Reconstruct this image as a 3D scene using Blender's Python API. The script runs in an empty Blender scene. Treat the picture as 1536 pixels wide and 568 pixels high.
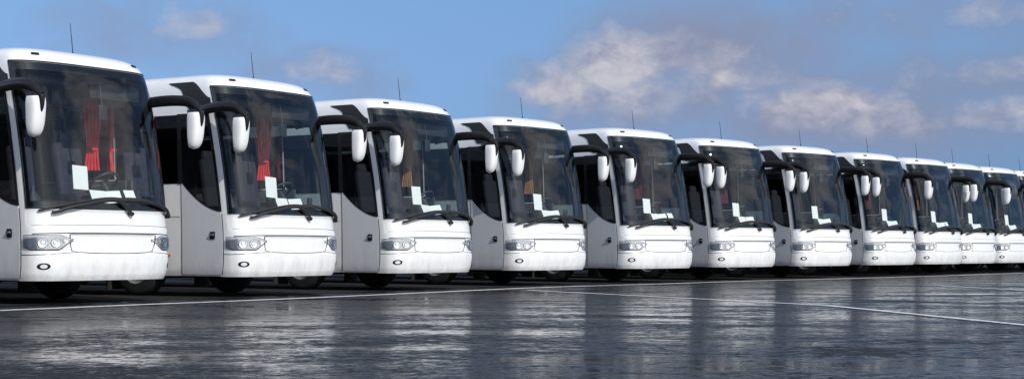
import bpy, bmesh, math, random
import numpy as np
from mathutils import Vector, Matrix
R=math.radians
random.seed(3)
scene=bpy.context.scene

# ------------------------------------------------------------ materials
def mat(name):
    m=bpy.data.materials.new(name); m.use_nodes=True
    nt=m.node_tree; nt.nodes.clear()
    out=nt.nodes.new('ShaderNodeOutputMaterial')
    return m,nt,out
def pbsdf(name,col,rough=0.5,metal=0.0,coat=0.0,noise=0.0,nscale=4.0,spec=0.5,col2=None):
    m,nt,out=mat(name)
    p=nt.nodes.new('ShaderNodeBsdfPrincipled')
    p.inputs['Base Color'].default_value=(*col,1)
    p.inputs['Roughness'].default_value=rough
    p.inputs['Metallic'].default_value=metal
    p.inputs['Coat Weight'].default_value=coat
    p.inputs['Coat Roughness'].default_value=0.08
    p.inputs['Specular IOR Level'].default_value=spec
    if noise>0:
        tc=nt.nodes.new('ShaderNodeTexCoord')
        n=nt.nodes.new('ShaderNodeTexNoise'); n.inputs['Scale'].default_value=nscale
        n.inputs['Detail'].default_value=6; n.inputs['Roughness'].default_value=0.65
        nt.links.new(tc.outputs['Object'],n.inputs['Vector'])
        r=nt.nodes.new('ShaderNodeValToRGB')
        r.color_ramp.elements[0].position=0.3; r.color_ramp.elements[1].position=0.7
        c2=col2 or tuple(c*(1-noise) for c in col)
        r.color_ramp.elements[0].color=(*c2,1); r.color_ramp.elements[1].color=(*col,1)
        nt.links.new(n.outputs['Fac'],r.inputs['Fac'])
        nt.links.new(r.outputs['Color'],p.inputs['Base Color'])
        mr=nt.nodes.new('ShaderNodeMapRange')
        mr.inputs['To Min'].default_value=rough*1.25; mr.inputs['To Max'].default_value=rough*0.8
        nt.links.new(n.outputs['Fac'],mr.inputs['Value'])
        nt.links.new(mr.outputs['Result'],p.inputs['Roughness'])
    nt.links.new(p.outputs[0],out.inputs[0])
    return m

def paint_mat(name,col,grime):
    m,nt,out=mat(name)
    L=nt.links
    p=nt.nodes.new('ShaderNodeBsdfPrincipled')
    p.inputs['Roughness'].default_value=0.32
    p.inputs['Coat Weight'].default_value=0.6
    p.inputs['Coat Roughness'].default_value=0.06
    tc=nt.nodes.new('ShaderNodeTexCoord')
    oi=nt.nodes.new('ShaderNodeObjectInfo')
    add=nt.nodes.new('ShaderNodeVectorMath'); add.operation='ADD'
    mul=nt.nodes.new('ShaderNodeMath'); mul.operation='MULTIPLY'; mul.inputs[1].default_value=37
    L.new(oi.outputs['Random'],mul.inputs[0])
    L.new(tc.outputs['Object'],add.inputs[0]); L.new(mul.outputs[0],add.inputs[1])
    mp=nt.nodes.new('ShaderNodeMapping'); mp.inputs['Scale'].default_value=(5,5,1.6)
    L.new(add.outputs[0],mp.inputs[0])
    n=nt.nodes.new('ShaderNodeTexNoise'); n.inputs['Scale'].default_value=1.3
    n.inputs['Detail'].default_value=8; n.inputs['Roughness'].default_value=0.7
    L.new(mp.outputs[0],n.inputs['Vector'])
    sep=nt.nodes.new('ShaderNodeSeparateXYZ'); L.new(tc.outputs['Object'],sep.inputs[0])
    h=nt.nodes.new('ShaderNodeMapRange'); h.inputs['From Min'].default_value=0.9; h.inputs['From Max'].default_value=0.3
    h.inputs['To Min'].default_value=0.12; h.inputs['To Max'].default_value=0.75
    L.new(sep.outputs['Z'],h.inputs['Value'])
    nr=nt.nodes.new('ShaderNodeMapRange'); nr.inputs['From Min'].default_value=0.40; nr.inputs['From Max'].default_value=0.8
    L.new(n.outputs['Fac'],nr.inputs['Value'])
    f=nt.nodes.new('ShaderNodeMath'); f.operation='MULTIPLY'
    L.new(h.outputs[0],f.inputs[0]); L.new(nr.outputs[0],f.inputs[1])
    mx=nt.nodes.new('ShaderNodeMix'); mx.data_type='RGBA'
    mx.inputs['A'].default_value=(*col,1); mx.inputs['B'].default_value=(*grime,1)
    L.new(f.outputs[0],mx.inputs['Factor']); L.new(mx.outputs['Result'],p.inputs['Base Color'])
    nb=nt.nodes.new('ShaderNodeTexNoise'); nb.inputs['Scale'].default_value=1.8; nb.inputs['Detail'].default_value=1
    L.new(tc.outputs['Object'],nb.inputs['Vector'])
    b=nt.nodes.new('ShaderNodeBump'); b.inputs['Strength'].default_value=0.25; b.inputs['Distance'].default_value=0.02
    L.new(nb.outputs['Fac'],b.inputs['Height']); L.new(b.outputs[0],p.inputs['Coat Normal'])
    L.new(p.outputs[0],out.inputs[0])
    return m

def glass_mat(name,tint,wav=0.0):
    m,nt,out=mat(name); L=nt.links
    t=nt.nodes.new('ShaderNodeBsdfTransparent'); t.inputs[0].default_value=(*tint,1)
    g=nt.nodes.new('ShaderNodeBsdfGlossy'); g.inputs['Roughness'].default_value=0.015
    g.inputs['Color'].default_value=(0.95,0.97,1,1)
    fr=nt.nodes.new('ShaderNodeFresnel'); fr.inputs['IOR'].default_value=1.45
    tc=nt.nodes.new('ShaderNodeTexCoord')
    nb=nt.nodes.new('ShaderNodeTexNoise'); nb.inputs['Scale'].default_value=0.9; nb.inputs['Detail'].default_value=1
    L.new(tc.outputs['Object'],nb.inputs['Vector'])
    b=nt.nodes.new('ShaderNodeBump'); b.inputs['Strength'].default_value=0.3; b.inputs['Distance'].default_value=0.03
    L.new(nb.outputs['Fac'],b.inputs['Height']); L.new(b.outputs[0],g.inputs['Normal'])
    mx=nt.nodes.new('ShaderNodeMixShader')
    L.new(fr.outputs[0],mx.inputs[0]); L.new(t.outputs[0],mx.inputs[1]); L.new(g.outputs[0],mx.inputs[2])
    L.new(mx.outputs[0],out.inputs[0])
    return m

M={}
M['white']=paint_mat('white_coach_paint',(0.80,0.80,0.79),(0.42,0.39,0.34))
M['grey']=paint_mat('silver_door_paint',(0.58,0.59,0.61),(0.34,0.32,0.30))
M['black']=pbsdf('black_trim',(0.010,0.010,0.011),0.30,spec=0.35)
M['rubber']=pbsdf('black_rubber',(0.02,0.02,0.02),0.6,noise=0.4,nscale=9)
M['seam']=pbsdf('panel_gap',(0.04,0.04,0.04),0.8)
M['wind']=glass_mat('windscreen_glass',(0.88,0.93,0.93))
M['side']=glass_mat('tinted_side_glass',(0.10,0.125,0.13))
M['doorg']=glass_mat('door_glass',(0.42,0.50,0.49))
M['dash']=pbsdf('dashboard_plastic',(0.03,0.03,0.033),0.55,noise=0.3,nscale=20)
M['seat']=pbsdf('seat_fabric',(0.020,0.026,0.045),0.9,noise=0.5,nscale=26,col2=(0.055,0.045,0.05),spec=0.2)
M['liner']=pbsdf('cabin_lining',(0.09,0.09,0.10),0.8,noise=0.2,nscale=5)
M['red']=pbsdf('red_curtain_cloth',(0.75,0.02,0.03),0.8,noise=0.3,nscale=12)
M['ochre']=pbsdf('ochre_curtain_cloth',(0.30,0.13,0.05),0.8,noise=0.3,nscale=12)
M['dull']=pbsdf('maroon_curtain_cloth',(0.16,0.02,0.03),0.8,noise=0.3,nscale=12)
M['paper']=pbsdf('white_paper',(0.88,0.88,0.88),0.6,noise=0.06,nscale=10)
M['chrome']=pbsdf('lamp_reflector',(0.88,0.88,0.88),0.38,metal=0.45)
M['lamph']=pbsdf('lamp_housing',(0.62,0.62,0.62),0.35,metal=0.1,noise=0.4,nscale=15)
M['lens']=glass_mat('lamp_lens',(0.95,0.96,0.97))
M['orange']=pbsdf('orange_marker',(0.8,0.16,0.02),0.25)
M['tyre']=pbsdf('tyre_rubber',(0.018,0.018,0.018),0.8,noise=0.4,nscale=12,spec=0.3)
M['rim']=pbsdf('steel_rim',(0.35,0.35,0.36),0.4,metal=0.7,noise=0.4,nscale=10)
M['mirror']=pbsdf('mirror_glass',(0.85,0.87,0.9),0.03,metal=1.0)
M['under']=pbsdf('underbody',(0.015,0.015,0.015),0.9,noise=0.3)

# ------------------------------------------------------------ body surface
W0=1.275; NP=3.3; C0=0.50; WT=2.85
aa=np.linspace(0,math.pi/2,4000)
xs=W0*np.sin(aa)**(2/NP); ys=C0*(1-np.clip(np.cos(aa),0,1)**(2/NP))
ss=np.concatenate([[0],np.cumsum(np.hypot(np.diff(xs),np.diff(ys)))])
LC=float(ss[-1])
def pch(tab):
    x=np.array([t[0] for t in tab],float); y=np.array([t[1] for t in tab],float)
    d=np.diff(y)/np.diff(x); m=np.zeros(len(x)); m[0]=d[0]; m[-1]=d[-1]
    for i in range(1,len(x)-1):
        m[i]=0 if d[i-1]*d[i]<=0 else 2*d[i-1]*d[i]/(d[i-1]+d[i])
    def f(v):
        v=min(max(v,x[0]),x[-1]); i=min(int(np.searchsorted(x,v,side='right'))-1,len(x)-2); i=max(i,0)
        h=x[i+1]-x[i]; t=(v-x[i])/h
        return float((2*t**3-3*t*t+1)*y[i]+(t**3-2*t*t+t)*h*m[i]+(-2*t**3+3*t*t)*y[i+1]+(t**3-t*t)*h*m[i+1])
    return f
Wf=pch([(0.30,1.235),(0.45,1.27),(0.7,1.275),(2.2,1.275),(2.8,1.265),(3.05,1.25),(3.2,1.235),(3.30,1.21),(3.37,1.17),(3.43,1.07),(3.47,0.85),(3.49,0.45),(3.50,0.0)])
YF=pch([(0.30,0.08),(0.42,0.025),(0.6,0.0),(1.0,0.005),(1.37,0.035),(2.0,0.13),(2.6,0.26),(3.0,0.37),(3.24,0.46),(3.33,0.52),(3.41,0.64),(3.46,0.86),(3.5,1.5)])
def sst(a,b,x):
    t=min(max((x-a)/(b-a),0),1); return t*t*(3-2*t)
def relief(s,z):
    a=abs(s); r=0
    if a<1.4 and z<1.4:
        if 0.70<z<1.04: r+=0.024*sst(1.02,0.99,z)*sst(0.72,0.75,z)*sst(0.80,0.77,a)
        r-=0.024*sst(0.74,0.69,z)*sst(1.35,1.1,a)
        r+=0.020*sst(1.10,1.13,z)*sst(1.38,1.33,z)
    return r
def S(s,z,off=0.0):
    def P(s,z):
        a=abs(s); sg=1 if s>=0 else -1
        if a<LC:
            X=float(np.interp(a,ss,xs)); Y=float(np.interp(a,ss,ys))
        else: X=W0; Y=C0+a-LC
        span=1.2+2.2*sst(3.2,3.5,z)
        k=1-sst(LC,LC+span,a)
        return Vector((sg*X*Wf(z)/W0, YF(z)*k+Y+relief(s,z), z))
    p=P(s,z)
    if off:
        e=0.01
        n=(P(s+e,z)-P(s-e,z)).cross(P(s,min(z+e,3.49))-P(s,z-e))
        if n.length>1e-9: p=p+n.normalized()*off
    return p
# final height profile of the coach (low belt line, tall glasshouse)
def zmap(z):
    if z<=0.6: return z
    if z<=1.4: return 0.6+(z-0.6)*(0.735/0.8)
    return 1.335+(z-1.4)*1.095
def new_mesh(name,verts,faces,mats,fm=None,smooth=True,angle=40,zm=True):
    me=bpy.data.meshes.new(name)
    if zm: verts=[(v[0],v[1],zmap(v[2])) for v in verts]
    me.from_pydata([tuple(v) for v in verts],[],faces)
    for m in mats: me.materials.append(M[m])
    if fm:
        for p,i in zip(me.polygons,fm): p.material_index=i
    bm=bmesh.new(); bm.from_mesh(me)
    bmesh.ops.remove_doubles(bm,verts=bm.verts,dist=1e-5)
    bm.to_mesh(me); bm.free()
    me.update()
    if smooth:
        for p in me.polygons: p.use_smooth=True
        me.set_sharp_from_angle(angle=R(angle))
    return me
class B:
    def __init__(s): s.v=[]; s.f=[]; s.m=[]
    def add(s,v,f,mi=0):
        o=len(s.v); s.v+=list(v); s.f+=[[i+o for i in q] for q in f]; s.m+=[mi]*len(f)
    def grid(s,P,mi=0,flip=False):
        nr=len(P); nc=len(P[0]); v=[p for r in P for p in r]; f=[]
        for i in range(nr-1):
            for j in range(nc-1):
                q=[i*nc+j,i*nc+j+1,(i+1)*nc+j+1,(i+1)*nc+j]
                f.append(q[::-1] if flip else q)
        s.add(v,f,mi)
    def patch(s,s0,s1,zlo,zhi,off,ds=0.05,dz=0.06,mi=0,edge=True,thick=0.0):
        fl=zlo if callable(zlo) else (lambda t:zlo); fh=zhi if callable(zhi) else (lambda t:zhi)
        nc=max(2,int(abs(s1-s0)/ds)+1)
        cs=[s0+(s1-s0)*j/(nc-1) for j in range(nc)]
        mxh=max(fh(c)-fl(c) for c in cs); nr=max(2,int(mxh/dz)+1)
        P=[[S(c,fl(c)+(fh(c)-fl(c))*i/(nr-1),off) for c in cs] for i in range(nr)]
        s.grid(P,mi,flip=(s1<s0))
        if thick:
            Q=[[S(c,fl(c)+(fh(c)-fl(c))*i/(nr-1),off-thick) for c in cs] for i in range(nr)]
            ring=[P[0][j] for j in range(nc)]+[P[i][-1] for i in range(1,nr)]+[P[-1][j] for j in range(nc-2,-1,-1)]+[P[i][0] for i in range(nr-2,0,-1)]
            rq=[Q[0][j] for j in range(nc)]+[Q[i][-1] for i in range(1,nr)]+[Q[-1][j] for j in range(nc-2,-1,-1)]+[Q[i][0] for i in range(nr-2,0,-1)]
            n=len(ring)
            s.add(ring+rq,[[k,n+k,n+(k+1)%n,(k+1)%n] for k in range(n)],mi)
    def tube(s,pts,rad,mi=0,seg=8,flat=1.0):
        pts=[Vector(p) for p in pts]; n=len(pts); rings=[]
        for i,p in enumerate(pts):
            t=(pts[min(i+1,n-1)]-pts[max(i-1,0)]).normalized()
            up=Vector((0,0,1)) if abs(t.z)<0.9 else Vector((0,1,0))
            a=t.cross(up).normalized(); b=a.cross(t).normalized()
            r=rad[i] if isinstance(rad,(list,tuple)) else rad
            rings.append([p+a*math.cos(2*math.pi*k/seg)*r*flat+b*math.sin(2*math.pi*k/seg)*r for k in range(seg)])
        v=[q for r in rings for q in r]; f=[]
        for i in range(n-1):
            for k in range(seg):
                f.append([i*seg+k,i*seg+(k+1)%seg,(i+1)*seg+(k+1)%seg,(i+1)*seg+k])
        f.append(list(range(seg))); f.append([ (n-1)*seg+k for k in range(seg)][::-1])
        s.add(v,f,mi)
    def box(s,c,d,mi=0,bev=0.0,rot=None,seg=2):
        bm=bmesh.new(); bmesh.ops.create_cube(bm,size=1)
        for v in bm.verts: v.co=Vector((v.co.x*d[0],v.co.y*d[1],v.co.z*d[2]))
        if bev: bmesh.ops.bevel(bm,geom=bm.edges[:],offset=bev,segments=seg,affect='EDGES',profile=0.5)
        Mx=Matrix.Translation(Vector(c))@(rot or Matrix.Identity(4))
        bm.verts.index_update()
        s.add([Mx@v.co for v in bm.verts],[[v.index for v in f.verts] for f in bm.faces],mi); bm.free()
    def lathe(s,prof,c,axis='x',seg=32,mi=0):
        v=[];f=[]
        for (h,r) in prof:
            for k in range(seg):
                a=2*math.pi*k/seg
                if axis=='x': v.append(Vector(c)+Vector((h,r*math.cos(a),r*math.sin(a))))
                elif axis=='y': v.append(Vector(c)+Vector((r*math.cos(a),h,r*math.sin(a))))
                else: v.append(Vector(c)+Vector((r*math.cos(a),r*math.sin(a),h)))
        for i in range(len(prof)-1):
            for k in range(seg):
                f.append([i*seg+k,i*seg+(k+1)%seg,(i+1)*seg+(k+1)%seg,(i+1)*seg+k])
        s.add(v,f,mi)
    def mesh(s,name,mats,**k): return new_mesh(name,s.v,s.f,mats,s.m,**k)
def sm(pts,n=6):
    P=[np.array(p,float) for p in pts]; out=[]
    for i in range(len(P)-1):
        p0=P[max(i-1,0)];p1=P[i];p2=P[i+1];p3=P[min(i+2,len(P)-1)]
        for k in range(n):
            t=k/n
            out.append(0.5*((2*p1)+(-p0+p2)*t+(2*p0-5*p1+4*p2-p3)*t*t+(-p0+3*p1-3*p2+p3)*t**3))
    out.append(P[-1]); return [tuple(float(q) for q in o) for o in out]
def line(b,pts,r=0.005,off=0.0,mi=0,n=8):
    b.tube([S(p[0],p[1],off) for p in sm(pts,n)],r,mi,seg=6)

SW=LC-0.17   # windscreen edge
SD0=LC-0.03  # door front
SD1=LC+0.86  # door rear
SE=LC+11.4
AX=[2.45,8.9]; RA=0.60
parts={}
# --- body skin
cols=list(np.arange(0,SW,0.03))+[SW]+list(np.arange(SW+0.03,SD0,0.03))+[SD0]+list(np.linspace(SD0,SD1,20))[1:]
extra=[SD1+0.03+i*0.12 for i in range(200) if SD1+0.03+i*0.12<SE-0.05]
for ax in AX:
    c=ax-C0+LC
    extra=[e for e in extra if abs(e-c)>RA+0.02]
    extra+=[c-RA-0.001]+[c+RA*math.sin(t) for t in np.linspace(-math.pi/2,math.pi/2,25)]+[c+RA+0.001]
extra+=[SE-0.5,SE]
cols=sorted(set(round(float(c),4) for c in cols+extra))
cols=[-c for c in reversed(cols) if c>0]+cols
def zbot(s):
    a=abs(s)
    if a<LC: return 0.33
    for ax in AX:
        c=ax-C0+LC
        if abs(a-c)<=RA: return 0.5+math.sqrt(max(RA*RA-(a-c)**2,0))
    return 0.34
rows_lo=np.linspace(0,1,44)
zr=[1.40,1.46,1.53,1.6,1.68,1.76,1.85]+list(np.linspace(1.85,WT,15))[1:]+[2.92,3.0,3.06,3.12,3.18,3.24,3.27,3.30,3.33,3.36,3.39,3.42,3.44,3.46,3.475,3.485,3.494,3.5]
b=B()
verts=[];nr=0
for v in rows_lo:
    verts+= [S(c,zbot(c)+(1.40-zbot(c))*v) for c in cols]; nr+=1
zz=[None]*nr
for z in zr[1:]:
    verts+=[S(c,z) for c in cols]; nr+=1; zz.append(z)
zz[nr-len(zr)]=1.40
nc=len(cols); faces=[]
for i in range(nr-1):
    z0=zz[i]; z1=zz[i+1]
    for j in range(nc-1):
        sc=abs(0.5*(cols[j]+cols[j+1]))
        if z0 is not None:
            zc=0.5*(z0+z1)
            if sc<SW and zc<3.24: continue
            if SD0<sc<SD1 and zc<WT: continue
            if SD1+0.02<sc<SE-0.5 and 1.85<zc<WT: continue
        faces.append([i*nc+j,i*nc+j+1,(i+1)*nc+j+1,(i+1)*nc+j])
b.add(verts,faces,0)
ring=[i*nc for i in range(nr)]+[i*nc+nc-1 for i in range(nr-1,-1,-1)]
b.f.append(ring); b.m.append(0)
parts['body_shell']=b.mesh('body_shell',['white'],angle=35)
# --- windscreen
b=B(); b.patch(-SW-0.012,SW+0.012,1.392,3.248,0.006,ds=0.06,dz=0.08)
parts['windscreen']=b.mesh('windscreen',['wind'])
b=B()
b.patch(-SW,SW,1.395,1.47,-0.006); b.patch(-SW,SW,3.14,3.245,-0.006)
b.patch(-SW-.002,-SW+0.055,1.395,3.245,-0.009,ds=0.02); b.patch(SW-0.055,SW+.002,1.395,3.245,-0.009,ds=0.02)
for sg in (-1,1): line(b,[(sg*(SW+0.012),1.39),(sg*(SW+0.012),2.3),(sg*(SW+0.012),3.25)],0.009,0.004)
line(b,[(-SW-0.012,3.25),(0,3.25),(SW+0.012,3.25)],0.009,0.004,n=24); line(b,[(-SW-0.012,1.39),(0,1.39),(SW+0.012,1.39)],0.010,0.004,n=24)
parts['windscreen_frame']=b.mesh('windscreen_frame',['black'])
# --- door / driver window
def slope(s):
    t=min(max((abs(s)-SD0)/(SD1-SD0),0),1); return 1.42+0.46*t**1.7
b=B()
b.patch(-SD0-0.012,-SD1+0.012,0.37,slope,0.012,ds=0.05,dz=0.07,thick=0.02)
b.box((-1.29,SD0-LC+C0+0.22,1.02),(0.03,0.10,0.13),1,0.01)
b.box((-1.315,SD0-LC+C0+0.22,1.03),(0.02,0.08,0.03),2,0.006)
parts['door']=b.mesh('door',['grey','black','rim'])
b=B()
b.patch(SD0+0.005,SD1-0.005,1.36,slope,0.004,ds=0.05,dz=0.07,thick=0.012)
parts['driver_side_panel']=b.mesh('driver_side_panel',['white'])
b=B()
for sg in (-1,1): b.patch(sg*SD0,sg*SD1,slope,WT+.005,0.009,ds=0.06,dz=0.09)
parts['door_glass']=b.mesh('door_glass',['doorg'])
b=B()
for sg in (-1,1): b.patch(sg*(SD1+0.022),sg*(SE-0.49),1.845,WT+.005,0.007,ds=0.15,dz=0.1)
parts['side_windows']=b.mesh('side_windows',['side'])
b=B()
for sg in (-1,1):
    b.patch(sg*(SD1-0.05),sg*(SD1+0.07),1.84,WT+.015,0.013,ds=0.03)
    b.patch(sg*(SD0-0.002),sg*(SD0+0.05),slope,WT+.01,0.013,ds=0.02)
    b.patch(sg*SD0,sg*SD1,WT-.05,WT+.015,0.014,ds=0.05)
    b.patch(sg*SD0,sg*SD1,slope,lambda s:slope(s)+0.03,0.016,ds=0.05)
    for k in range(1,7):
        c=SD1+k*1.55; b.patch(sg*c,sg*(c+0.07),1.85,WT,0.011,ds=0.03)
    s0=SW+0.05; s1=SW+1.08
    def qlo(s): 
        t=(abs(s)-s0)/(s1-s0); return 2.90+0.03*(1-t) if t<0.55 else 2.9135+0.38*sst(0.55,1.0,t)
    def qhi(s):
        t=(abs(s)-s0)/(s1-s0); return 3.08+0.25*sst(0,0.30,t)
    b.patch(sg*s0,sg*s1,qlo,lambda s:max(qhi(s),qlo(s)+0.004),0.010,ds=0.03,dz=0.03)
parts['window_surrounds']=b.mesh('window_surrounds',['black'])
# --- panel gaps
b=B()
hl0=0.74
line(b,[(-1.33,1.005),(-0.8,1.02),(0,1.025),(0.8,1.02),(1.33,1.005)],0.008,0.0,n=16)
line(b,[(-0.80,1.0),(-0.77,0.80),(-0.66,0.735),(0,0.715),(0.66,0.735),(0.77,0.80),(0.80,1.0)],0.008,0.0,n=10)
line(b,[(-LC-0.02,0.70),(-1.3,0.695),(-0.66,0.735)],0.006,0.0,n=10)
line(b,[(LC+0.02,0.70),(1.3,0.695),(0.66,0.735)],0.006,0.0,n=10)
line(b,[(-1.33,1.13),(0,1.15),(1.33,1.13)],0.004,0.0,n=20)
for z0,z1 in ((0.37,1.39),):
    for sg in (-1,1):
        line(b,[(sg*SD0,z0),(sg*SD0,z1)],0.009,0.0,n=12)
        line(b,[(sg*SD1,z0),(sg*SD1,1.85)],0.009,0.0,n=12)
for sg in (-1,1):
    for k,c in enumerate([SD1+0.95,SD1+2.45,SD1+3.9,SD1+5.3]):
        if not any(abs(c-(ax-C0+LC))<RA for ax in AX): line(b,[(sg*c,0.37),(sg*c,1.35)],0.005,0.0)
    line(b,[(sg*(SD1+0.05),1.35),(sg*(SE-2),1.35),(sg*(SE-0.3),1.35)],0.005,0.0,n=30)
parts['panel_gaps']=b.mesh('panel_gaps',['seam'])
# --- headlights
b=B()
def hlo(s):
    t=(abs(s)-hl0)/(LC-0.09-hl0); return 0.905-0.135*sst(0,0.35,t)+0.04*sst(0.8,1,t)
def hhi(s):
    t=(abs(s)-hl0)/(LC-0.09-hl0); return 0.925+0.055*sst(0,0.3,t)
for sg in (-1,1):
    e=LC-0.09
    b.patch(sg*(hl0-0.012),sg*(e+0.01),lambda s:hlo(s)-0.012,lambda s:hhi(s)+0.01,0.002,ds=0.02,dz=0.02,mi=2)
    b.patch(sg*hl0,sg*e,hlo,hhi,0.006,ds=0.02,dz=0.02,mi=0)
    b.patch(sg*(hl0+0.03),sg*(e-0.02),lambda s:hlo(s)+0.012,lambda s:hhi(s)-0.01,0.028,ds=0.02,dz=0.02,mi=3,thick=0.020)
    for sc,r in ((1.02,0.064),(1.19,0.070),(0.88,0.04)):
        zc=0.872 if sc>0.9 else 0.905
        p=S(sg*sc,zc,0.008); q=S(sg*sc,zc,0.05); n=(q-p).normalized()
        rot=n.to_track_quat('Z','Y').to_matrix()
        seg=20
        for (r0,h0,r1,h1,mi) in ((r*1.06,0.0,r,0.006,2),(r,0.006,r*0.92,0.012,1),(r*0.92,0.012,r*0.5,0.003,1),(r*0.5,0.003,r*0.42,0.012,2),(r*0.42,0.012,0.002,0.018,1)):
            v=[];
            for rr,hh in ((r0,h0),(r1,h1)):
                v+=[p+rot@Vector((rr*math.cos(2*math.pi*k/seg),rr*math.sin(2*math.pi*k/seg),hh)) for k in range(seg)]
            b.add(v,[[k,(k+1)%seg,seg+(k+1)%seg,seg+k] for k in range(seg)],mi)
    fz=0.53
    b.patch(sg*1.10,sg*1.27,lambda s:fz-0.045*math.sqrt(max(0.02,1-((abs(s)-1.185)/0.086)**2)),lambda s:fz+0.045*math.sqrt(max(0.02,1-((abs(s)-1.185)/0.086)**2)),0.004,ds=0.012,dz=0.02,mi=2)
    b.patch(sg*1.14,sg*1.23,lambda s:fz-0.028*math.sqrt(max(0.02,1-((abs(s)-1.185)/0.046)**2)),lambda s:fz+0.028*math.sqrt(max(0.02,1-((abs(s)-1.185)/0.046)**2)),0.009,ds=0.012,dz=0.02,mi=1)
    for c in (SD1+0.25,SD1+3,SD1+6):
        b.patch(sg*c,sg*(c+0.10),0.66,0.70,0.012,ds=0.03,dz=0.02,mi=4,thick=0.012)
    b.patch(sg*0.93,sg*1.05,3.335,3.36,0.014,ds=0.03,dz=0.01,mi=2,thick=0.014)
parts['headlights']=b.mesh('headlights',['lamph','chrome','black','lens','orange'])
# --- wipers
b=B()
def wp(pts,r,off0): b.tube([S(p[0],p[1],off0) for p in sm(pts,8)],r,0,seg=6)
wp([(-1.22,1.36),(-0.75,1.45),(-0.1,1.53),(0.35,1.50)],0.018,0.03)
wp([(-1.05,1.345),(-0.6,1.43),(0.0,1.50),(0.30,1.34)],0.026,0.055)
wp([(-0.10,1.52),(0.45,1.53),(0.95,1.45),(1.34,1.33)],0.018,0.03)
wp([(0.05,1.50),(0.55,1.50),(1.0,1.42),(1.22,1.31)],0.026,0.055)
b.tube([S(0.30,1.34,0.0),S(0.30,1.34,0.07)],0.035); b.tube([S(1.22,1.31,0.0),S(1.22,1.31,0.07)],0.035)
parts['wipers']=b.mesh('wipers',['rubber'])
# --- mirrors
b=B()
for sg in (-1,1):
    arm=sm([(sg*1.22,1.10,2.84),(sg*1.33,0.95,2.88),(sg*1.42,0.55,2.915),(sg*1.475,0.20,2.91),(sg*1.495,0.0,2.87),(sg*1.495,-0.10,2.79),(sg*1.495,-0.13,2.70)],7)
    n=len(arm)
    b.tube(arm,[0.076-0.018*abs(i/(n-1)-0.35) for i in range(n)],0,seg=12,flat=0.65)
    H0,H1=2.24,2.80; nz=26; na=32
    rings=[]
    for i in range(nz+1):
        t=i/nz; z=H0+(H1-H0)*t
        e=(1-abs(2*t-1)**4.5)**0.42 if 0<t<1 else 0.02
        wx=0.125*e*(0.84+0.18*t); wy=0.14*e*(0.70+0.34*t)
        ring=[]
        for k in range(na):
            a=2*math.pi*k/na; ca,sa=math.cos(a),math.sin(a)
            x=wx*math.copysign(abs(ca)**0.6,ca); y=wy*math.copysign(abs(sa)**0.75,sa)
            y=min(y,0.06*max(e,0.3))
            ring.append(Vector((sg*1.495+x,-0.075+y-0.02*(1-t)+0.05*(1-t)**3,z)))
        rings.append(ring)
    v=[q for r in rings for q in r]
    o=len(b.v); b.v+=v
    for i in range(nz):
        for k in range(na):
            b.f.append([o+i*na+k,o+i*na+(k+1)%na,o+(i+1)*na+(k+1)%na,o+(i+1)*na+k])
            b.m.append(0 if (i+0.5)/nz>0.90 else 1)
    b.f.append([o+k for k in range(na)]); b.m.append(1); b.f.append([o+nz*na+k for k in range(na)][::-1]); b.m.append(0)
    st_=sm([(sg*1.495,-0.12,2.80),(sg*1.495,-0.185,2.765),(sg*1.495,-0.205,2.70),(sg*1.495,-0.205,2.60),(sg*1.495,-0.19,2.54)],5)
    b.tube(st_,[0.06-0.05*(i/(len(st_)-1))**1.6 for i in range(len(st_))],0,seg=12,flat=1.0)
    b.box((sg*1.495,-0.009,2.60),(0.18,0.012,0.30),2,0.005)
    b.box((sg*1.495,-0.015,2.36),(0.16,0.012,0.12),2,0.005)
    b.box((sg*1.495,-0.016,2.53),(0.21,0.012,0.48),0,0.005)
parts['mirrors']=b.mesh('mirrors',['black','white','mirror'])
# --- wheels
b=B()
for ax in AX:
    for sg in (-1,1):
        c=(sg*1.08,ax,0.5)
        b.lathe([(sg*h,r) for h,r in ((-0.15,0.29),(-0.15,0.43),(-0.13,0.475),(-0.09,0.497),(-0.03,0.5),(-0.03,0.485),(-0.02,0.485),(-0.02,0.5),(0.03,0.5),(0.03,0.485),(0.04,0.485),(0.04,0.5),(0.09,0.497),(0.13,0.475),(0.15,0.43),(0.15,0.30))],c,mi=0)
        b.lathe([(sg*h,r) for h,r in ((0.15,0.30),(0.13,0.285),(0.05,0.26),(0.03,0.18),(0.08,0.14),(0.09,0.05),(0.09,0.001))],c,mi=1)
        b.lathe([(sg*-0.15,0.29),(sg*-0.1,0.2),(sg*-0.1,0.001)],c,mi=0)
        for k in range(10):
            a=2*math.pi*k/10; b.box((c[0]+sg*0.07,c[1]+0.16*math.cos(a),c[2]+0.16*math.sin(a)),(0.03,0.025,0.025),1)
    b.tube([(-1,ax,0.5),(1,ax,0.5)],0.08,0)
parts['wheels']=b.mesh('wheels',['tyre','rim'],zm=False)
# --- underbody
b=B()
b.box((0,1.15,0.70),(2.2,1.3,0.72),0,0.02); b.box((0,5.6,0.66),(2.3,4.6,0.80),0,0.02); b.box((0,10.7,0.66),(2.2,2.1,0.80),0,0.02)
b.box((0,6,0.85),(1.5,11,0.6),0)
for sg in (-1,1):
    b.box((sg*1.05,3.1,0.38),(0.4,0.02,0.56),0); b.box((sg*1.05,9.55,0.38),(0.4,0.02,0.56),0)
parts['underbody']=b.mesh('underbody',['under'],smooth=False)
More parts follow.
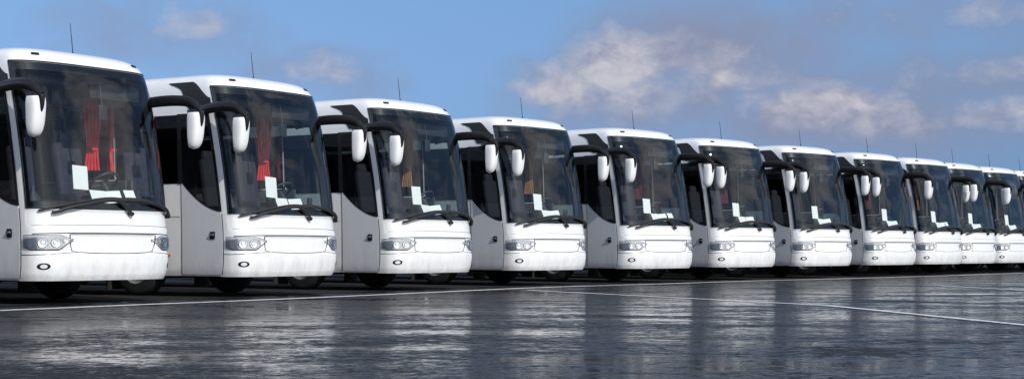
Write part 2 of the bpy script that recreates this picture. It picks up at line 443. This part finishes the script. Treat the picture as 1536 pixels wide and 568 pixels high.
# --- interior
b=B()
P=[];nx=30
for t,dz in ((0,0.0),(0.15,0.05),(0.4,0.10),(0.7,0.12),(0.85,0.10),(1,0.0),(1.0,-0.6)):
    row=[]
    for i in range(nx+1):
        x=-1.2+2.4*i/nx; a=float(np.interp(abs(x),xs,ss)); yf=S(a,1.42).y+0.04
        hump=0.05*math.exp(-((x-0.62)/0.35)**2)*(1 if 0.3<t<0.95 else 0)
        row.append(Vector((x,yf+(1.0-yf)*t,1.39+dz+hump)))
    P.append(row)
b.grid(P,0)
b.box((0.62,0.88,1.58),(0.55,0.16,0.16),0,0.04)
b.box((0,6.2,1.22),(2.44,10.9,0.04),1)
b.box((0,6.4,3.03),(2.3,10.8,0.03),1)
b.box((0,11.6,2.1),(2.4,0.04,1.8),1)
for sg in (-1,1):
    b.box((sg*0.98,6.9,2.80),(0.36,9.2,0.16),1,0.04)
    b.box((sg*1.225,6.3,1.55),(0.03,10.4,0.56),1)
b.box((0,0.90,3.06),(1.9,0.3,0.12),0,0.04)
b.box((0.0,1.15,2.90),(0.4,0.10,0.22),0,0.03)
b.box((0.62,0.70,2.98),(0.95,0.02,0.20),0,0.006)
parts['cabin_lining']=b.mesh('cabin_lining',['dash','liner'])
b=B()
def seat(x,y,w=0.44,base=1.24):
    b.box((x,y,base+0.45),(w,0.44,0.14),0,0.045)
    b.box((x,y+0.24,base+0.86),(w,0.13,0.78),0,0.05,Matrix.Rotation(R(-10),4,'X'))
    b.box((x,y+0.33,base+1.28),(w*0.62,0.11,0.2),0,0.045,Matrix.Rotation(R(-10),4,'X'))
    b.box((x,y,base+0.2),(w*0.6,0.3,0.4),1)
seat(0.62,1.45,0.5,1.12); seat(-0.35,1.35,0.42,1.0)
for k in range(11):
    for x in (-0.98,-0.53,0.53,0.98): seat(x,2.75+k*0.78)
parts['seats']=b.mesh('seats',['seat','dash'])
b=B()
Mx=Matrix.Translation((0.62,0.94,1.76))@Matrix.Rotation(R(-38),4,'X')
pts=[Mx@Vector((0.235*math.cos(2*math.pi*k/28),0.235*math.sin(2*math.pi*k/28),0)) for k in range(29)]
b.tube(pts,0.02,0,seg=8)
for a in (20,160,270): b.tube([Mx@Vector((0,0,-0.02)),Mx@Vector((0.23*math.cos(R(a)),0.23*math.sin(R(a)),0))],0.018)
b.tube([Mx@Vector((0,0,0.02)),Mx@Vector((0,0,-0.35))],[0.06,0.04])
b.lathe([(0,0.13),(0.06,0.10),(0.16,0.03),(0.24,0.002)],(-0.95,0.62,1.47),'z',16)
b.box((0.95,0.55,1.6),(0.10,0.05,0.16),0,0.015)
b.tube([(0.25,0.62,3.1),(0.25,0.55,2.75)],0.012); b.box((0.25,0.54,2.68),(0.16,0.03,0.2),0,0.012)
parts['steering_wheel']=b.mesh('steering_wheel',['dash'])
def curtain(y0,y1,x0,ztop,zbot_,tie,col):
    b=B(); P=[]
    for i in range(25):
        t=i/24; z=ztop+(zbot_-ztop)*t
        gather=1-0.50*math.exp(-((z-tie)/0.3)**2)
        row=[]
        for j in range(49):
            u=j/48-0.5
            y=(y0+y1)/2+u*(y1-y0)*gather
            row.append(Vector((x0-0.08+0.04*math.sin(u*2*math.pi*4.5+0.6*math.sin(t*4))*(0.6+0.4*gather)-0.10*u,y,z)))
        P.append(row)
    b.grid(P,0)
    b.box((x0-0.08,(y0+y1)/2,tie),(0.12,(y1-y0)*0.52,0.05),0,0.01)
    return b.mesh('curtain',[col])
curtains={'r':curtain(1.56,1.84,1.18,2.98,1.98,2.28,'red'),'o':curtain(1.56,1.80,1.18,2.98,2.02,2.35,'ochre'),'d':curtain(1.60,1.85,1.18,2.98,2.0,2.3,'dull')}
b=B(); b.lathe([(0,0.03),(0.03,0.022),(0.05,0.008)],(0.32,1.25,3.48),'z',12); b.tube([(0.32,1.25,3.5),(0.315,1.27,3.7),(0.31,1.30,3.92)],[0.007,0.006,0.004],0,6)
b.box((0.05,4.2,3.50),(1.1,1.4,0.08),1,0.03)
parts['roof_fittings']=b.mesh('roof_fittings',['black','white'])

def papers(seed):
    rnd=random.Random(seed); b=B()
    dx=rnd.uniform(-0.04,0.04)
    b.box((-0.30+dx,0.36,1.80),(0.27,0.004,0.31),0,0,Matrix.Rotation(R(-8),4,'X')@Matrix.Rotation(R(rnd.uniform(-3,3)),4,'Y'))
    for (x,y,r) in ((0.02,0.36,5),(0.32,0.38,-8)):
        b.box((x+dx+rnd.uniform(-.04,.04),y,1.565),(0.30,0.004,0.18),0,0,Matrix.Rotation(R(-28),4,'X')@Matrix.Rotation(R(r+rnd.uniform(-4,4)),4,'Z'))
    if seed%3==1: b.box((0.66,0.42,1.60),(0.2,0.004,0.15),0,0,Matrix.Rotation(R(-30),4,'X'))
    return b.mesh('papers',['paper'],smooth=False)
paper_meshes=[papers(i) for i in range(4)]

def link(name,me,parent=None):
    o=bpy.data.objects.new(name,me); scene.collection.objects.link(o)
    if parent: o.parent=parent
    return o
# world x, y of the kerb-side windscreen corner and heading of each parked coach (m, degrees)
rows=[(-8.75,17.6,56),(-6.60,21.4,57),(-4.46,24.8,58),(-2.32,28.7,56),(-0.08,32.7,51),(2.49,35.8,47.5),(4.97,39.1,46),(7.53,41.9,45.5),(10.12,44.9,47),(12.28,47.5,48),(14.17,50.2,48),(16.17,52.7,49),(18.1,55.3,50),(20.1,57.9,50),(22.1,60.5,50),(24.1,63.1,50)]
ctype='rrroodd-do-d-dod'
for i,(x,y,th) in enumerate(rows):
    e=bpy.data.objects.new('coach_bus',None); scene.collection.objects.link(e)
    e.empty_display_size=0.5
    c,s_=math.cos(R(th)),math.sin(R(th))
    lx,ly=-1.27,0.36
    e.location=(x-(c*lx-s_*ly), y-(s_*lx+c*ly),0); e.rotation_euler=(0,0,R(th))
    for k,me in parts.items(): link(k,me,e)
    link('papers',paper_meshes[i%4],e)
    if ctype[i]!='-': link('curtain',curtains[ctype[i]],e)

# ------------------------------------------------------------ ground
def noise(scale,detail,rough,vec,dist=0):
    n=N('ShaderNodeTexNoise'); n.inputs['Scale'].default_value=scale; n.inputs['Detail'].default_value=detail; n.inputs['Roughness'].default_value=rough
    n.inputs['Distortion'].default_value=dist; L.new(vec,n.inputs['Vector']); return n.outputs['Fac']
def mr(v,a,b_,c,d):
    n=N('ShaderNodeMapRange'); n.inputs['From Min'].default_value=a; n.inputs['From Max'].default_value=b_; n.inputs['To Min'].default_value=c; n.inputs['To Max'].default_value=d
    L.new(v,n.inputs['Value']); return n.outputs['Result']
def mth(op,a,b_):
    n=N('ShaderNodeMath'); n.operation=op
    for i,v in enumerate((a,b_)):
        if isinstance(v,(int,float)): n.inputs[i].default_value=v
        else: L.new(v,n.inputs[i])
    return n.outputs[0]
gm,nt,out=mat('wet_asphalt'); L=nt.links; N=nt.nodes.new
tc=N('ShaderNodeTexCoord'); V=tc.outputs['Object']
mp=N('ShaderNodeMapping'); mp.inputs['Rotation'].default_value=(0,0,R(-20)); mp.inputs['Scale'].default_value=(0.5,1.0,1); L.new(V,mp.inputs[0])
big=noise(0.8,6,0.65,mp.outputs[0],0.4)
mid=noise(6.5,8,0.74,V,0.3)
fine=noise(90,3,0.7,V)
grit=noise(24,5,0.75,V)
wet=mr(mth('ADD',mth('ADD',mth('MULTIPLY',big,0.36),mth('MULTIPLY',mid,0.38)),mth('MULTIPLY',grit,0.26)),0.455,0.535,0,1)
cr=N('ShaderNodeValToRGB'); cr.color_ramp.elements[0].position=0.35; cr.color_ramp.elements[0].color=(0.008,0.0082,0.009,1); cr.color_ramp.elements[1].position=0.72; cr.color_ramp.elements[1].color=(0.060,0.058,0.056,1)
L.new(mth('ADD',mth('MULTIPLY',grit,0.6),mth('MULTIPLY',mid,0.4)),cr.inputs['Fac'])
df=N('ShaderNodeBsdfDiffuse'); L.new(cr.outputs['Color'],df.inputs['Color'])
gl=N('ShaderNodeBsdfGlossy'); L.new(mr(wet,0,1,0.34,0.04),gl.inputs['Roughness'])
bp=N('ShaderNodeBump'); bp.inputs['Distance'].default_value=0.005
L.new(mr(wet,0,1,0.8,0.07),bp.inputs['Strength'])
L.new(mth('ADD',mth('MULTIPLY',grit,0.6),mth('MULTIPLY',fine,0.4)),bp.inputs['Height'])
bp2=N('ShaderNodeBump'); bp2.inputs['Distance'].default_value=0.006; bp2.inputs['Strength'].default_value=0.20
L.new(noise(3.2,3,0.5,V),bp2.inputs['Height']); L.new(bp.outputs[0],bp2.inputs['Normal'])
L.new(bp2.outputs[0],gl.inputs['Normal']); L.new(bp.outputs[0],df.inputs['Normal'])
fr=N('ShaderNodeFresnel'); fr.inputs['IOR'].default_value=1.42
fac=mth('MULTIPLY',fr.outputs[0],mr(wet,0,1,0.10,1.0))
mx=N('ShaderNodeMixShader'); L.new(fac,mx.inputs[0]); L.new(df.outputs[0],mx.inputs[1]); L.new(gl.outputs[0],mx.inputs[2])
L.new(mx.outputs[0],out.inputs[0])
me=bpy.data.meshes.new('ground'); me.from_pydata([(-3000,-3000,0),(3000,-3000,0),(3000,3000,0),(-3000,3000,0)],[],[(0,1,2,3)]); me.materials.append(gm)
link('ground',me)
M['dryshade']=pbsdf('dry_shade_asphalt',(0.035,0.035,0.036),0.9,noise=0.5,nscale=6,spec=0.1)  # matte dry ground, also keeps the view under and behind coaches dark

# painted lines (worn)
pm,nt,out=mat('worn_white_line'); L=nt.links; N=nt.nodes.new
tc=N('ShaderNodeTexCoord'); V=tc.outputs['Object']
w=mr(noise(7,7,0.75,V),0.32,0.48,0,1)
mx=N('ShaderNodeMix'); mx.data_type='RGBA'; mx.inputs['A'].default_value=(0.06,0.06,0.06,1); mx.inputs['B'].default_value=(0.80,0.80,0.78,1)
L.new(w,mx.inputs['Factor']); p=N('ShaderNodeBsdfPrincipled'); L.new(mx.outputs['Result'],p.inputs['Base Color']); p.inputs['Roughness'].default_value=0.45
L.new(p.outputs[0],out.inputs[0]); M['paint']=pm
def strip(name,pts,wd,z=0.004):
    v=[];n=len(pts)
    for i in range(n):
        a=Vector(pts[max(i-1,0)]);c=Vector(pts[min(i+1,n-1)]); t=(c-a).normalized(); nn=Vector((-t.y,t.x))
        q=Vector(pts[i]); v+=[(q+nn*wd/2).to_3d()+Vector((0,0,z)),(q-nn*wd/2).to_3d()+Vector((0,0,z))]
    me=bpy.data.meshes.new(name); me.from_pydata(v,[],[(2*i,2*i+1,2*i+3,2*i+2) for i in range(n-1)]); me.materials.append(pm); link(name,me)
front=[];sh0=[];sh1=[]
for (x,y,th) in rows:
    f=Vector((math.sin(R(th)),-math.cos(R(th)))); front.append(Vector((x,y))+f*1.1)
    sh0.append(Vector((x,y))-f*0.1); sh1.append(Vector((x,y))-f*45)
ext=lambda F:[F[0]-(F[1]-F[0])*3]+F+[F[-1]+(F[-1]-F[-2])*6]
front=ext(front); sh0=ext(sh0); sh1=ext(sh1)
strip('parking_line',sm([(p.x,p.y) for p in front],4),0.20)
strip('bay_line',[(0.3,29.4),(4.26,21.3),(5.2,15.2),(5.9,11)],0.12,0.008)
strip('bay_line',[(9.0,33.0),(10.3,24.5),(11.6,17)],0.12,0.008)
strip('bay_line',[(16.0,42.0),(17.3,30.5),(18.5,20)],0.12,0.008)
# dry asphalt under coaches; sheet added on behind to keep out sky glare
v=[];
for a,c in zip(sh0,sh1): v+=[(a.x,a.y,0.004),(c.x,c.y,0.004)]
me=bpy.data.meshes.new('dry_bay_shade_sheet'); me.from_pydata(v,[],[(2*i,2*i+2,2*i+3,2*i+1) for i in range(len(sh0)-1)]); me.materials.append(M['dryshade']); link('dry_bay_shade_sheet',me)

# ------------------------------------------------------------ sun + sky
el=R(33); hx,hy=0.61,-0.79; hn=math.hypot(hx,hy); hx/=hn; hy/=hn
d=Vector((hx*math.cos(el),hy*math.cos(el),math.sin(el)))
sun=bpy.data.lights.new('sun','SUN'); sun.energy=3.5; sun.angle=R(0.5); sun.color=(1,0.96,0.90)
so=bpy.data.objects.new('sun',sun); scene.collection.objects.link(so); so.rotation_euler=(-d).to_track_quat('-Z','Y').to_euler(); so.location=(0,0,60)

wld=bpy.data.worlds.new('World'); scene.world=wld; wld.use_nodes=True
nt=wld.node_tree; nt.nodes.clear(); L=nt.links; N=nt.nodes.new
out=N('ShaderNodeOutputWorld'); bg=N('ShaderNodeBackground'); bg.inputs['Strength'].default_value=0.15; L.new(bg.outputs[0],out.inputs[0])
tc=N('ShaderNodeTexCoord'); V=tc.outputs['Generated']
av=N('ShaderNodeVectorMath'); av.operation='ADD'; av.inputs[1].default_value=(0,0,0.28); L.new(V,av.inputs[0])
nv=N('ShaderNodeVectorMath'); nv.operation='NORMALIZE'; L.new(av.outputs[0],nv.inputs[0])
sky=N('ShaderNodeTexSky'); sky.sky_type='NISHITA'; sky.sun_disc=False; sky.sun_elevation=el; sky.sun_rotation=math.atan2(hx,hy)
sky.air_density=1.0; sky.dust_density=0.6; sky.ozone_density=1.5
L.new(nv.outputs[0],sky.inputs['Vector'])
def vm(op,a,b_):
    n=N('ShaderNodeVectorMath'); n.operation=op
    for i,v in enumerate((a,b_)):
        if v is None: continue
        if isinstance(v,tuple): n.inputs[i].default_value=v
        else: L.new(v,n.inputs[i])
    return n
skyc=vm('MULTIPLY',sky.outputs[0],(1.0,1.14,1.20)).outputs[0]
def wdir(x,y): return Vector(((x-768)/2360,1,(375-y)/2360)).normalized()
st=vm('MULTIPLY',V,(1,1,1.5)).outputs[0]
n1=noise(13,11,0.58,st,0.3); n2=noise(42,6,0.6,st,0.3)
nn=mth('ADD',mth('MULTIPLY',n1,0.75),mth('MULTIPLY',n2,0.25))
def blobmask(blobs):
    acc=None
    for (x,y,rx,ry,wt) in blobs:
        c=wdir(x,y); df=vm('SUBTRACT',V,tuple(c)).outputs[0]
        sc=vm('MULTIPLY',df,(2360/rx,2360/rx,2360/ry)).outputs[0]
        ln=vm('LENGTH',sc,None).outputs['Value']
        n=N('ShaderNodeMapRange'); n.interpolation_type='SMOOTHSTEP'
        n.inputs['From Min'].default_value=0; n.inputs['From Max'].default_value=1.7; n.inputs['To Min'].default_value=wt; n.inputs['To Max'].default_value=0
        L.new(ln,n.inputs['Value']); g=n.outputs['Result']
        acc=g if acc is None else mth('MAXIMUM',acc,g)
    return acc
main=blobmask([(925,105,75,50,1.15),(850,140,80,38,1.0),(960,145,80,40,0.95),(1080,110,110,60,0.70),(1250,160,110,34,0.85),(1330,190,110,26,0.7),(1490,168,90,28,0.8),(1480,20,100,36,0.75),(1440,105,110,34,0.66),(280,32,60,40,0.75),(490,108,60,28,0.62)])
soft=blobmask([(1080,80,200,90,1.1),(980,150,240,60,0.95),(1300,180,340,60,0.95),(1430,120,190,60,0.9),(1480,25,170,60,0.8),(1200,30,160,50,0.55),(270,45,170,60,0.6),(490,115,150,50,0.55)])
far=mr(noise(2.2,4,0.55,V,0.2),0.40,0.62,0,0.9)
sep=N('ShaderNodeSeparateXYZ'); L.new(V,sep.inputs[0])
away=mr(sep.outputs['Y'],0.9,0.5,0,1)
main=mth('MAXIMUM',main,mth('MULTIPLY',far,away))
dens=mr(mth('ADD',main,mth('MULTIPLY',mth('SUBTRACT',nn,0.5),2.7)),0.36,1.05,0,0.9)
sdens=mr(mth('ADD',soft,mth('MULTIPLY',mth('SUBTRACT',n1,0.5),1.8)),0.15,1.1,0,0.85)
lit=mr(mth('ADD',n2,mth('MULTIPLY',sep.outputs['Z'],1.8)),0.50,0.80,0,1)
cc=N('ShaderNodeMix'); cc.data_type='RGBA'; cc.inputs['A'].default_value=(1.9,2.05,2.8,1); cc.inputs['B'].default_value=(3.9,3.8,4.2,1); L.new(lit,cc.inputs['Factor'])
c2=N('ShaderNodeMix'); c2.data_type='RGBA'; c2.inputs['B'].default_value=(8.5,8.5,8.7,1); L.new(cc.outputs['Result'],c2.inputs['A']); L.new(away,c2.inputs['Factor'])  # clouds outside the view brightened as added fill light for shaded sides
hz=mr(sep.outputs['Z'],0.16,0.0,0,0.8)
sl=mr(sep.outputs['X'],-0.15,0.28,0,1)
hc=N('ShaderNodeMix'); hc.data_type='RGBA'; hc.inputs['A'].default_value=(1.4,2.3,4.1,1); hc.inputs['B'].default_value=(0.95,1.4,2.35,1); L.new(sl,hc.inputs['Factor'])
hm=N('ShaderNodeMix'); hm.data_type='RGBA'; L.new(hc.outputs['Result'],hm.inputs['B']); L.new(skyc,hm.inputs['A']); L.new(hz,hm.inputs['Factor'])
sf=N('ShaderNodeMix'); sf.data_type='RGBA'; sf.inputs['B'].default_value=(1.7,1.85,2.65,1); L.new(hm.outputs['Result'],sf.inputs['A']); L.new(sdens,sf.inputs['Factor'])
fm=N('ShaderNodeMix'); fm.data_type='RGBA'; L.new(dens,fm.inputs['Factor']); L.new(sf.outputs['Result'],fm.inputs['A']); L.new(c2.outputs['Result'],fm.inputs['B'])
L.new(fm.outputs['Result'],bg.inputs['Color'])

# ------------------------------------------------------------ camera
cam=bpy.data.cameras.new('camera'); co=bpy.data.objects.new('camera',cam); scene.collection.objects.link(co)
cam.sensor_width=36; cam.clip_end=6000; cam.clip_start=0.1
cam.lens=2360/1536*36; cam.shift_y=91/1536
co.location=(0,0,0.75); co.rotation_euler=(R(90),0,0); scene.camera=co
scene.view_settings.view_transform='Standard'; scene.view_settings.look='None'; scene.view_settings.exposure=0
